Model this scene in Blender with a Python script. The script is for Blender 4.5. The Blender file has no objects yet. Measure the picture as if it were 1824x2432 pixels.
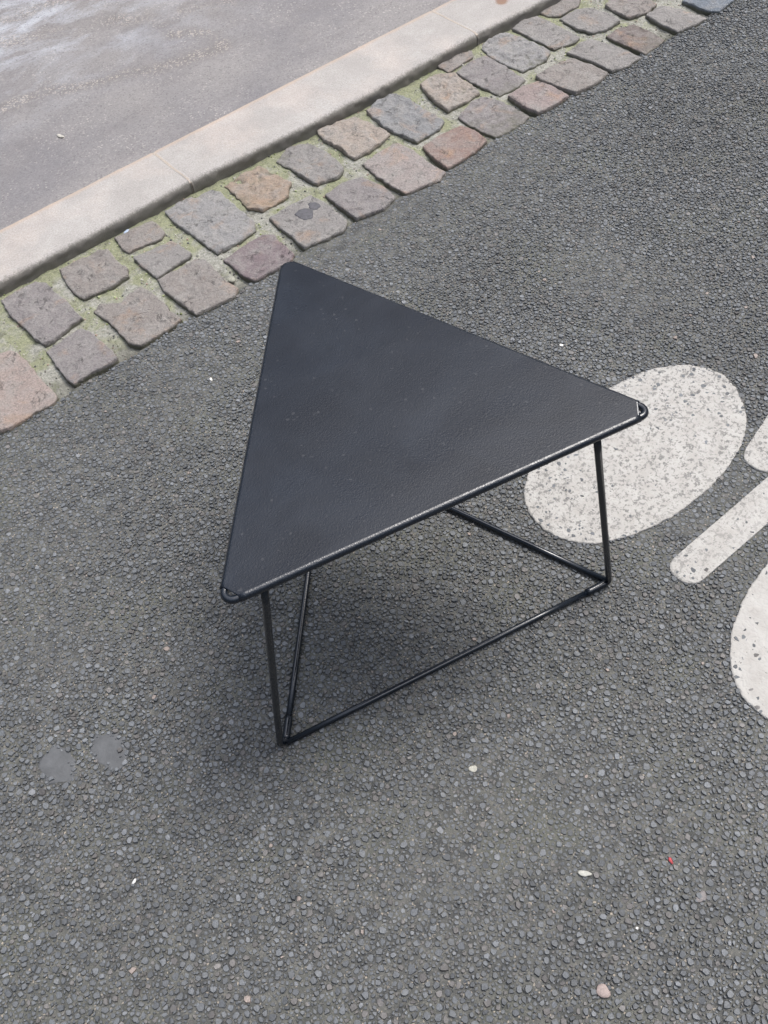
import bpy, math, random
import numpy as np
from mathutils import Matrix, Vector

scn = bpy.context.scene
# ---------------------------------------------------------------- camera (world x runs along the kerb, y towards the pavement)
cam = bpy.data.cameras.new("camera"); cam_o = bpy.data.objects.new("camera", cam)
scn.collection.objects.link(cam_o); scn.camera = cam_o
cam.sensor_fit = 'VERTICAL'; cam.sensor_height = 24.0; cam.sensor_width = 24.0
cam.lens = 0.94414*24.0; cam.clip_start = 0.02; cam.clip_end = 500
CX = Vector((0.75924338, -0.64689766, -0.07122441)); CU = Vector((0.55479797, 0.58613854, 0.59045813)); CF = Vector((0.34021861, 0.48781658, -0.80391932))
M = Matrix.Identity(4)
for i in range(3):
    M[i][0] = CX[i]; M[i][1] = CU[i]; M[i][2] = -CF[i]
M[2][3] = 1.45
cam_o.matrix_world = M
# ---------------------------------------------------------------- sky, sun, exposure
SUN_EL, SUN_AZ = math.radians(63), math.radians(90)      # azimuth clockwise from +Y
w = bpy.data.worlds.new("World"); scn.world = w; w.use_nodes = True
nt = w.node_tree; nt.nodes.clear()
sky = nt.nodes.new("ShaderNodeTexSky"); sky.sky_type = 'NISHITA'; sky.sun_disc = False
sky.sun_elevation = SUN_EL; sky.sun_rotation = SUN_AZ
sky.air_density = 1.0; sky.dust_density = 3.0; sky.ozone_density = 1.0
hs = nt.nodes.new("ShaderNodeHueSaturation"); hs.inputs['Saturation'].default_value = 0.50
bg = nt.nodes.new("ShaderNodeBackground"); bg.inputs['Strength'].default_value = 0.12
wo = nt.nodes.new("ShaderNodeOutputWorld")
# overcast luminance: the zenith three times as bright as the horizon, which street fronts cut off further
tcw = nt.nodes.new("ShaderNodeTexCoord"); sp = nt.nodes.new("ShaderNodeSeparateXYZ"); mr = nt.nodes.new("ShaderNodeMapRange")
mr.interpolation_type = 'SMOOTHSTEP'; mr.inputs[1].default_value = 0.40; mr.inputs[2].default_value = 1.0; mr.inputs[3].default_value = 0.34; mr.inputs[4].default_value = 3.3
vm = nt.nodes.new("ShaderNodeVectorMath"); vm.operation = 'SCALE'
nt.links.new(tcw.outputs['Generated'], sp.inputs[0]); nt.links.new(sp.outputs[2], mr.inputs[0]); nt.links.new(mr.outputs[0], vm.inputs['Scale'])
nt.links.new(sky.outputs[0], hs.inputs['Color']); nt.links.new(hs.outputs[0], vm.inputs[0]); nt.links.new(vm.outputs[0], bg.inputs[0]); nt.links.new(bg.outputs[0], wo.inputs[0])
sl = bpy.data.lights.new("sun", 'SUN'); so = bpy.data.objects.new("sun", sl); scn.collection.objects.link(so)
sl.energy = 1.5; sl.angle = math.radians(23); sl.color = (1.0, 0.975, 0.94)
sd = Vector((math.sin(SUN_AZ)*math.cos(SUN_EL), math.cos(SUN_AZ)*math.cos(SUN_EL), math.sin(SUN_EL)))
so.rotation_euler = sd.to_track_quat('Z', 'Y').to_euler(); so.location = (2, 2, 5)
scn.view_settings.view_transform = 'Standard'; scn.view_settings.look = 'None'
scn.view_settings.exposure = 0.27; scn.view_settings.gamma = 1.0; scn.view_settings.use_curve_mapping = False
scn.render.engine = 'CYCLES'

rng = np.random.default_rng(11); random.seed(5)
# ---------------------------------------------------------------- helpers
def link(o): scn.collection.objects.link(o); return o
def tag(o, label=None, cat=None, group=None, kind=None):
    if label: o["label"] = label
    if cat: o["category"] = cat
    if group: o["group"] = group
    if kind: o["kind"] = kind
    return o
def empty(name, loc=(0, 0, 0)):
    o = bpy.data.objects.new(name, None); o.location = loc; o.empty_display_size = 0.05
    return link(o)
def mesh_np(name, V, loops, sizes, mat, parent=None, smooth=False, colors=None, mats=None, midx=None):
    me = bpy.data.meshes.new(name)
    V = np.asarray(V, np.float32); loops = np.asarray(loops, np.int32).ravel(); sizes = np.asarray(sizes, np.int32)
    me.vertices.add(len(V)); me.vertices.foreach_set('co', V.ravel())
    me.loops.add(len(loops)); me.loops.foreach_set('vertex_index', loops)
    st = np.concatenate([[0], np.cumsum(sizes)[:-1]]).astype(np.int32)
    me.polygons.add(len(sizes)); me.polygons.foreach_set('loop_start', st)


    me.polygons.foreach_set('use_smooth', np.full(len(sizes), smooth))
    for m in (mats or [mat]): me.materials.append(m)
    if midx is not None: me.polygons.foreach_set('material_index', np.asarray(midx, np.int32))
    me.update(calc_edges=True); me.validate()
    if colors is not None:
        a = me.attributes.new('tone', 'FLOAT_COLOR', 'FACE')
        a.data.foreach_set('color', np.asarray(colors, np.float32).ravel())
    o = bpy.data.objects.new(name, me); link(o)
    if parent: o.parent = parent; o.matrix_parent_inverse = parent.matrix_world.inverted() if False else Matrix.Translation(-parent.location)
    return o
def mesh_py(name, V, F, mat, parent=None, smooth=True):
    lo = [i for f in F for i in f]; return mesh_np(name, V, lo, [len(f) for f in F], mat, parent, smooth)
def hash2(ix, iy, seed):
    n = (ix.astype(np.int64)*374761393 + iy.astype(np.int64)*668265263 + seed*1442695041) & 0xffffffff
    n = ((n ^ (n >> 13))*1274126177) & 0xffffffff
    return ((n ^ (n >> 16)) & 0xffffff)/float(0xffffff)
def vn(x, y, s, seed=0):
    x = np.asarray(x)/s + 1000; y = np.asarray(y)/s + 1000
    ix = np.floor(x); iy = np.floor(y); fx = x-ix; fy = y-iy
    fx = fx*fx*(3-2*fx); fy = fy*fy*(3-2*fy)
    a = hash2(ix, iy, seed); b = hash2(ix+1, iy, seed); c = hash2(ix, iy+1, seed); d = hash2(ix+1, iy+1, seed)
    return (a*(1-fx)+b*fx)*(1-fy) + (c*(1-fx)+d*fx)*fy - 0.5
def fbm(x, y, s, oct=4, seed=0, g=0.5):
    t = 0; a = 1
    for k in range(oct):
        t = t + a*vn(x, y, s/2**k, seed+17*k); a *= g
    return t
def grid(name, x0, x1, y0, y1, st, zf, mat, parent=None, keep=None, smooth=True):
    nx = int(round((x1-x0)/st))+1; ny = int(round((y1-y0)/st))+1
    X, Y = np.meshgrid(np.linspace(x0, x1, nx), np.linspace(y0, y1, ny), indexing='ij')
    V = np.stack([X, Y, zf(X, Y)], -1).reshape(-1, 3)
    i = (np.arange(nx-1)[:, None]*ny+np.arange(ny-1)[None]).ravel()
    Q = np.stack([i, i+ny, i+ny+1, i+1], -1)
    if keep is not None:
        c = V[Q].mean(1); Q = Q[keep(c[:, 0], c[:, 1])]
        u, inv = np.unique(Q, return_inverse=True); V = V[u]; Q = inv.reshape(-1, 4)
    return mesh_np(name, V, Q, np.full(len(Q), 4), mat, parent, smooth)
# nodes
class NB:
    def __init__(s, name, rough=0.7, spec=0.5):
        s.m = bpy.data.materials.new(name); s.m.use_nodes = True; s.t = s.m.node_tree
        s.b = s.t.nodes['Principled BSDF']; s.b.inputs['Roughness'].default_value = rough
        s.b.inputs['Specular IOR Level'].default_value = spec
        s.tc = s.t.nodes.new('ShaderNodeTexCoord').outputs['Object']
        g = s.t.nodes.new('ShaderNodeNewGeometry'); s.pos = g.outputs['Position']
    def n(s, typ, **k):
        o = s.t.nodes.new(typ)
        for a, v in k.items(): setattr(o, a, v)
        return o
    def l(s, a, b): s.t.links.new(a, b)
    def put(s, sock, v):
        if isinstance(v, bpy.types.NodeSocket): s.l(v, sock)
        else:
            if sock.type == 'RGBA' and not hasattr(v, '__len__'): v = (v, v, v)
            sock.default_value = (*v, 1) if sock.type == 'RGBA' and len(v) == 3 else v
    def noise(s, sc, det=4, rg=0.55, dist=0, vec=None, stretch=None):
        o = s.n('ShaderNodeTexNoise'); o.inputs['Scale'].default_value = sc; o.inputs['Detail'].default_value = det
        o.inputs['Roughness'].default_value = rg; o.inputs['Distortion'].default_value = dist
        v = vec or s.pos
        if stretch:
            mp = s.n('ShaderNodeMapping'); mp.inputs['Scale'].default_value = stretch[:3]
            if len(stretch) > 3: mp.inputs['Rotation'].default_value = (0, 0, stretch[3])
            s.l(v, mp.inputs[0]); v = mp.outputs[0]
        s.l(v, o.inputs['Vector']); return o.outputs['Fac']
    def vor(s, sc, feat='F1', out='Distance', rnd=1.0, vec=None):
        o = s.n('ShaderNodeTexVoronoi', feature=feat); o.inputs['Scale'].default_value = sc
        o.inputs['Randomness'].default_value = rnd
        s.l(vec or s.pos, o.inputs['Vector']); return o.outputs[out]
    def ramp(s, fac, lo, hi, a=0.0, b=1.0):
        o = s.n('ShaderNodeMapRange', clamp=True); s.put(o.inputs[0], fac)
        for i, v in enumerate((lo, hi, a, b)): o.inputs[1+i].default_value = v
        return o.outputs[0]
    def mix(s, fac, a, b, mode='MIX'):
        o = s.n('ShaderNodeMix', data_type='RGBA', blend_type=mode)
        s.put(o.inputs[0], fac); s.put(o.inputs[6], a); s.put(o.inputs[7], b); return o.outputs[2]
    def math(s, op, a, b=0.0):
        o = s.n('ShaderNodeMath', operation=op); s.put(o.inputs[0], a); s.put(o.inputs[1], b); return o.outputs[0]
    def hsv(s, col, v):
        return s.mix(1.0, col, s.comb(v), 'MULTIPLY')
    def comb(s, v):
        o = s.n('ShaderNodeCombineColor'); 
        for i in range(3): s.put(o.inputs[i], v)
        return o.outputs[0]
    def bump(s, h, dist, strength=1.0, prev=None):
        o = s.n('ShaderNodeBump'); o.inputs['Distance'].default_value = dist; o.inputs['Strength'].default_value = strength
        s.l(h, o.inputs['Height'])
        if prev: s.l(prev, o.inputs['Normal'])
        return o.outputs[0]
    def out(s, col=None, nrm=None, rough=None):
        if col is not None: s.put(s.b.inputs['Base Color'], col)
        if nrm is not None: s.l(nrm, s.b.inputs['Normal'])
        if rough is not None: s.put(s.b.inputs['Roughness'], rough)
        return s.m
    def xyz(s):
        o = s.n('ShaderNodeSeparateXYZ'); s.l(s.pos, o.inputs[0]); return o.outputs

# ---------------------------------------------------------------- materials
def m_chip():
    k = NB('crushed_stone', 0.62, 0.45)
    at = k.n('ShaderNodeAttribute', attribute_name='tone')
    g = k.ramp(k.noise(420, 3), 0.3, 0.7, 0.78, 1.22)
    big = k.ramp(k.noise(2.0, 3), 0.35, 0.65, 0.86, 1.14)
    c = k.mix(1.0, at.outputs['Color'], k.comb(k.math('MULTIPLY', g, big)), 'MULTIPLY')
    dust = k.ramp(k.noise(75, 5, 0.6), 0.54, 0.74, 0, 0.3)
    c = k.mix(dust, c, (0.115, 0.117, 0.113))
    return k.out(c, k.bump(k.noise(700, 3), 0.0006, 0.6), k.ramp(k.noise(60, 3), 0.3, 0.7, 0.5, 0.75))
def m_binder():
    k = NB('bitumen_binder', 0.8, 0.3)
    c = k.mix(k.ramp(k.noise(38, 5, 0.62), 0.4, 0.62), (0.056, 0.057, 0.055), (0.110, 0.109, 0.098))
    c = k.mix(k.ramp(k.noise(5.5, 4, 0.6), 0.5, 0.66, 0, 0.45), c, (0.108, 0.111, 0.085))
    sp = k.vor(430, out='Color'); 
    sc = k.n('ShaderNodeSeparateColor'); k.l(sp, sc.inputs[0])
    c = k.mix(k.ramp(sc.outputs[0], 0.84, 0.90, 0, 0.5), c, (0.18, 0.172, 0.150))
    c = k.mix(k.ramp(sc.outputs[1], 0.982, 0.990, 0, 0.6), c, (0.42, 0.36, 0.29))
    return k.out(c, k.bump(k.noise(520, 4, 0.7), 0.0012, 0.9))
def m_far_road():
    k = NB('road_asphalt', 0.75, 0.4)
    v = k.vor(125, out='Color'); sc = k.n('ShaderNodeSeparateColor'); k.l(v, sc.inputs[0])
    c = k.mix(sc.outputs[0], (0.075, 0.08, 0.085), (0.14, 0.143, 0.146))
    d = k.vor(125, 'DISTANCE_TO_EDGE')
    c = k.mix(k.ramp(d, 0.02, 0.12), (0.06, 0.058, 0.05), c)
    return k.out(c, k.bump(k.ramp(d, 0.0, 0.2), 0.002))
def m_paint():
    k = NB('road_paint', 0.6, 0.4)
    z = k.xyz()
    c = k.mix(k.ramp(k.noise(30, 4), 0.35, 0.65), (0.325, 0.310, 0.285), (0.380, 0.368, 0.343))
    e = k.vor(95, 'DISTANCE_TO_EDGE')
    # worn blotches between the stones under the paint: most on the far wheel
    worn = k.ramp(z[1], 0.30, 0.50, 0.0, 1.0)
    blot = k.math('MULTIPLY', k.ramp(k.noise(135, 5, 0.68, 0.3), 0.52, 0.58), k.ramp(k.noise(9, 3), 0.32, 0.5, 0.45, 1.0))
    c = k.mix(k.math('MULTIPLY', k.math('MULTIPLY', blot, worn), 0.9), c, (0.135, 0.132, 0.124))
    pit = k.math('MULTIPLY', k.ramp(k.noise(170, 3, 0.6), 0.62, 0.69), 0.75)
    c = k.mix(k.math('MULTIPLY', pit, k.ramp(z[1], 0.34, 0.42, 0.3, 1.0)), c, (0.17, 0.165, 0.155))
    c = k.mix(k.ramp(k.noise(16, 5, 0.6, 0.4), 0.52, 0.75, 0, 0.35), c, (0.40, 0.39, 0.37))
    h = k.math('ADD', k.math('MULTIPLY', k.ramp(e, 0, 0.25), 0.35), k.math('ADD', k.noise(70, 5, 0.6, 0.8), k.math('MULTIPLY', k.noise(260, 4), 0.5)))
    return k.out(c, k.bump(h, 0.0016, 0.7))
def m_cobble():
    k = NB('sandstone_sett', 0.72, 0.35)
    oi = k.n('ShaderNodeObjectInfo')
    base = oi.outputs['Color']; rnd = oi.outputs['Random']
    ad = k.n('ShaderNodeVectorMath', operation='ADD'); k.l(k.pos, ad.inputs[0])
    cb = k.n('ShaderNodeCombineXYZ'); mm = k.math('MULTIPLY', rnd, 37.0)
    for i in range(3): k.l(mm, cb.inputs[i])
    k.l(cb.outputs[0], ad.inputs[1]); v = ad.outputs[0]
    c = k.mix(k.ramp(k.noise(22, 5, 0.6, 0.6, v), 0.44, 0.68, 0, 0.60), base, (0.30, 0.285, 0.265))
    c = k.mix(k.ramp(k.noise(14, 4, 0.6, 0.5, v), 0.56, 0.72, 0, 0.45), c, (0.37, 0.225, 0.13))
    c = k.mix(k.ramp(k.noise(48, 5, 0.65, 0.8, v), 0.58, 0.70, 0, 0.50), c, (0.135, 0.13, 0.125))
    c = k.mix(1.0, c, k.comb(k.ramp(k.noise(260, 5, 0.8, 0, v), 0.25, 0.75, 0.60, 1.40)), 'MULTIPLY')
    cr = k.math('ABSOLUTE', k.math('SUBTRACT', k.noise(17, 5, 0.62, 0.6, v), 0.5))
    crm = k.math('MULTIPLY', k.ramp(cr, 0.003, 0.012, 1, 0), k.ramp(k.noise(30, 3, 0.5, 0, v), 0.48, 0.60))
    c = k.mix(k.math('MULTIPLY', crm, 0.6), c, (0.07, 0.066, 0.06))
    c = k.mix(k.ramp(k.noise(95, 5, 0.7, 0.3, v), 0.61, 0.69, 0, 0.55), c, (0.095, 0.09, 0.085))
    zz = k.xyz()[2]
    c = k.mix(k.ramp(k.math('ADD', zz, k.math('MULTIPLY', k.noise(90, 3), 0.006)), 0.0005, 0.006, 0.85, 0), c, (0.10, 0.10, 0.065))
    h = k.math('ADD', k.noise(150, 6, 0.75, 0.4, v), k.math('MULTIPLY', k.noise(40, 6, 0.65, 0.8, v), 1.8))
    h = k.math('SUBTRACT', h, k.math('MULTIPLY', crm, 0.5))
    return k.out(c, k.bump(h, 0.0048, 1.0))
def m_mortar():
    k = NB('mossy_mortar', 0.9, 0.2)
    y = k.xyz()[1]
    c = k.mix(k.ramp(k.noise(150, 5, 0.8), 0.35, 0.65), (0.19, 0.188, 0.162), (0.45, 0.44, 0.39))
    mz = k.math('ADD', k.noise(13, 5, 0.65, 0.3), k.ramp(y, 1.62, 1.97, -0.06, 0.15))
    moss = k.mix(k.ramp(k.noise(190, 5, 0.8), 0.35, 0.65), (0.145, 0.16, 0.078), (0.36, 0.37, 0.225))
    c = k.mix(k.ramp(mz, 0.47, 0.60, 0.03, 0.80), c, moss)
    c = k.mix(k.ramp(k.math('ADD', y, k.math('MULTIPLY', k.noise(14, 4), 0.16)), 1.665, 1.735, 0.88, 0), c, (0.105, 0.103, 0.085))
    c = k.mix(k.ramp(k.noise(38, 6, 0.72), 0.55, 0.66, 0, 0.65), c, (0.11, 0.108, 0.085))
    return k.out(c, k.bump(k.noise(200, 6, 0.78), 0.0050, 1.0))
def m_granite():
    k = NB('kerb_granite', 0.75, 0.35)
    p = k.xyz()
    c = k.mix(k.ramp(k.noise(9, 5, 0.6), 0.35, 0.65), (0.305, 0.287, 0.268), (0.362, 0.343, 0.322))
    c = k.mix(k.ramp(k.noise(6, 4, 0.6), 0.5, 0.7, 0, 0.35), c, (0.50, 0.42, 0.37))
    c = k.mix(1.0, c, k.comb(k.ramp(k.noise(260, 5, 0.85), 0.25, 0.75, 0.62, 1.38)), 'MULTIPLY')
    c = k.mix(k.ramp(k.noise(60, 6, 0.75), 0.57, 0.70, 0, 0.45), c, (0.25, 0.235, 0.22))
    c = k.mix(k.ramp(k.noise(14, 7, 0.75, 0.5), 0.47, 0.68, 0, 0.5), c, (0.30, 0.28, 0.262))
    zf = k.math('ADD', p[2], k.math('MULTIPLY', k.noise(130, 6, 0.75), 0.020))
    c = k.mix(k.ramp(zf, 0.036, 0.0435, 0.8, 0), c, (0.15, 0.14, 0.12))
    bk = k.ramp(k.math('ADD', p[1], k.math('MULTIPLY', k.noise(40, 3), 0.012)), 2.137, 2.15, 0, 0.5)
    c = k.mix(bk, c, (0.42, 0.30, 0.21))
    dx = k.n('ShaderNodeVectorMath', operation='DISTANCE'); k.l(k.pos, dx.inputs[0]); dx.inputs[1].default_value = (2.05, 2.03, 0.035)
    c = k.mix(k.ramp(k.math('ADD', dx.outputs['Value'], k.math('MULTIPLY', k.noise(60, 3), 0.018)), 0.022, 0.032, 0.8, 0), c, (0.20, 0.10, 0.055))
    return k.out(c, k.bump(k.noise(240, 5, 0.7), 0.0018, 0.7))
def m_pavement():
    k = NB('pavement_asphalt', 0.6, 0.45)
    c = k.mix(k.ramp(k.noise(2.6, 4, 0.55, 0.3), 0.38, 0.62), (0.172, 0.163, 0.165), (0.218, 0.205, 0.198))
    at = k.n('ShaderNodeAttribute', attribute_name='grit'); gr = at.outputs['Fac']
    c = k.mix(k.ramp(k.noise(7.5, 5, 0.65, 0.3, stretch=(1.0, 2.2, 1, -0.35)), 0.50, 0.68, 0, 0.55), c, (0.165, 0.152, 0.15))
    # pale dried lime stains, far from the kerb
    yy = k.xyz()[1]
    st = k.math('MULTIPLY', k.ramp(k.noise(4.5, 6, 0.66, 0.5, stretch=(1.0, 2.0, 1, -0.3)), 0.44, 0.62), k.math('MULTIPLY', k.ramp(yy, 2.45, 3.0, 0, 0.75), k.ramp(k.xyz()[0], 1.9, 1.1, 0, 1)))
    c = k.mix(st, c, (0.42, 0.44, 0.475))
    c = k.mix(1.0, c, k.comb(k.ramp(k.noise(190, 6, 0.85), 0.28, 0.72, 0.60, 1.40)), 'MULTIPLY')
    sp = k.vor(260, out='Color'); sc = k.n('ShaderNodeSeparateColor'); k.l(sp, sc.inputs[0])
    band = k.ramp(k.noise(9, 4, 0.6), 0.42, 0.62, 0.15, 1.0)
    c = k.mix(k.math('MULTIPLY', gr, k.ramp(k.noise(60, 3), 0.35, 0.6, 0.2, 0.75)), c, (0.135, 0.122, 0.115))
    c = k.mix(k.math('MULTIPLY', k.ramp(sc.outputs[0], 0.92, 0.95, 0, 0.6), band), c, (0.42, 0.39, 0.355))
    c = k.mix(k.math('MULTIPLY', k.ramp(sc.outputs[2], 0.80, 0.84, 0, 0.7), k.ramp(gr, 0.3, 0.9, 0, 1)), c, (0.40, 0.355, 0.31))
    c = k.mix(k.ramp(sc.outputs[1], 0.94, 0.96, 0, 0.6), c, (0.11, 0.10, 0.10))
    c = k.mix(k.ramp(k.vor(11, out='Distance'), 0.035, 0.06, 0.5, 0), c, (0.10, 0.09, 0.085))
    return k.out(c, k.bump(k.noise(330, 4, 0.7), 0.0012, 0.8), k.ramp(k.noise(5, 3), 0.35, 0.65, 0.42, 0.68))
def m_black(name, plate):
    k = NB(name, 0.36, 0.34 if plate else 0.55)
    if plate:
        h = k.math('ADD', k.noise(430, 3, 0.55), k.math('MULTIPLY', k.noise(1100, 2), 0.4))
        dust = k.ramp(k.noise(6, 5, 0.6, 0.5), 0.40, 0.66)
        sp = k.vor(300, out='Color'); sc = k.n('ShaderNodeSeparateColor'); k.l(sp, sc.inputs[0])
        st = k.ramp(k.noise(7, 6, 0.5, 0.4, stretch=(0.5, 2.2, 1, 0.5)), 0.35, 0.80)
        dust = k.math('MAXIMUM', dust, k.math('MULTIPLY', st, 0.8))
        c = k.mix(dust, (0.0036, 0.0058, 0.0110), (0.0115, 0.0155, 0.0235))
        c = k.mix(k.ramp(sc.outputs[0], 0.992, 0.997, 0, 0.10), c, (0.22, 0.22, 0.22))
        return k.out(c, k.bump(h, 0.00042, 0.8), k.ramp(k.noise(6, 4, 0.5, 0.5, stretch=(0.7, 1.6, 1, 0.5)), 0.28, 0.72, 0.22, 0.40))
    k.b.inputs['Roughness'].default_value = 0.13; k.b.inputs['Coat Weight'].default_value = 0.12; k.b.inputs['Coat Roughness'].default_value = 0.10
    return k.out((0.0065, 0.0095, 0.0145), k.bump(k.noise(700, 2), 0.0003, 0.5))
def m_plain(name, col, sc=60, rough=0.7, amp=0.25, dist=0.0008):
    k = NB(name, rough, 0.4)
    c = k.mix(1.0, col, k.comb(k.ramp(k.noise(sc, 4, 0.6), 0.3, 0.7, 1-amp, 1+amp)), 'MULTIPLY')
    return k.out(c, k.bump(k.noise(sc*4, 4), dist, 0.7))
CHIP, BIND, FAR, PAINT, COB, MORT, GRAN, PAVE = m_chip(), m_binder(), m_far_road(), m_paint(), m_cobble(), m_mortar(), m_granite(), m_pavement()
BLK, PLATE = m_black('black_enamel', False), m_black('black_textured_sheet', True)

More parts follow.
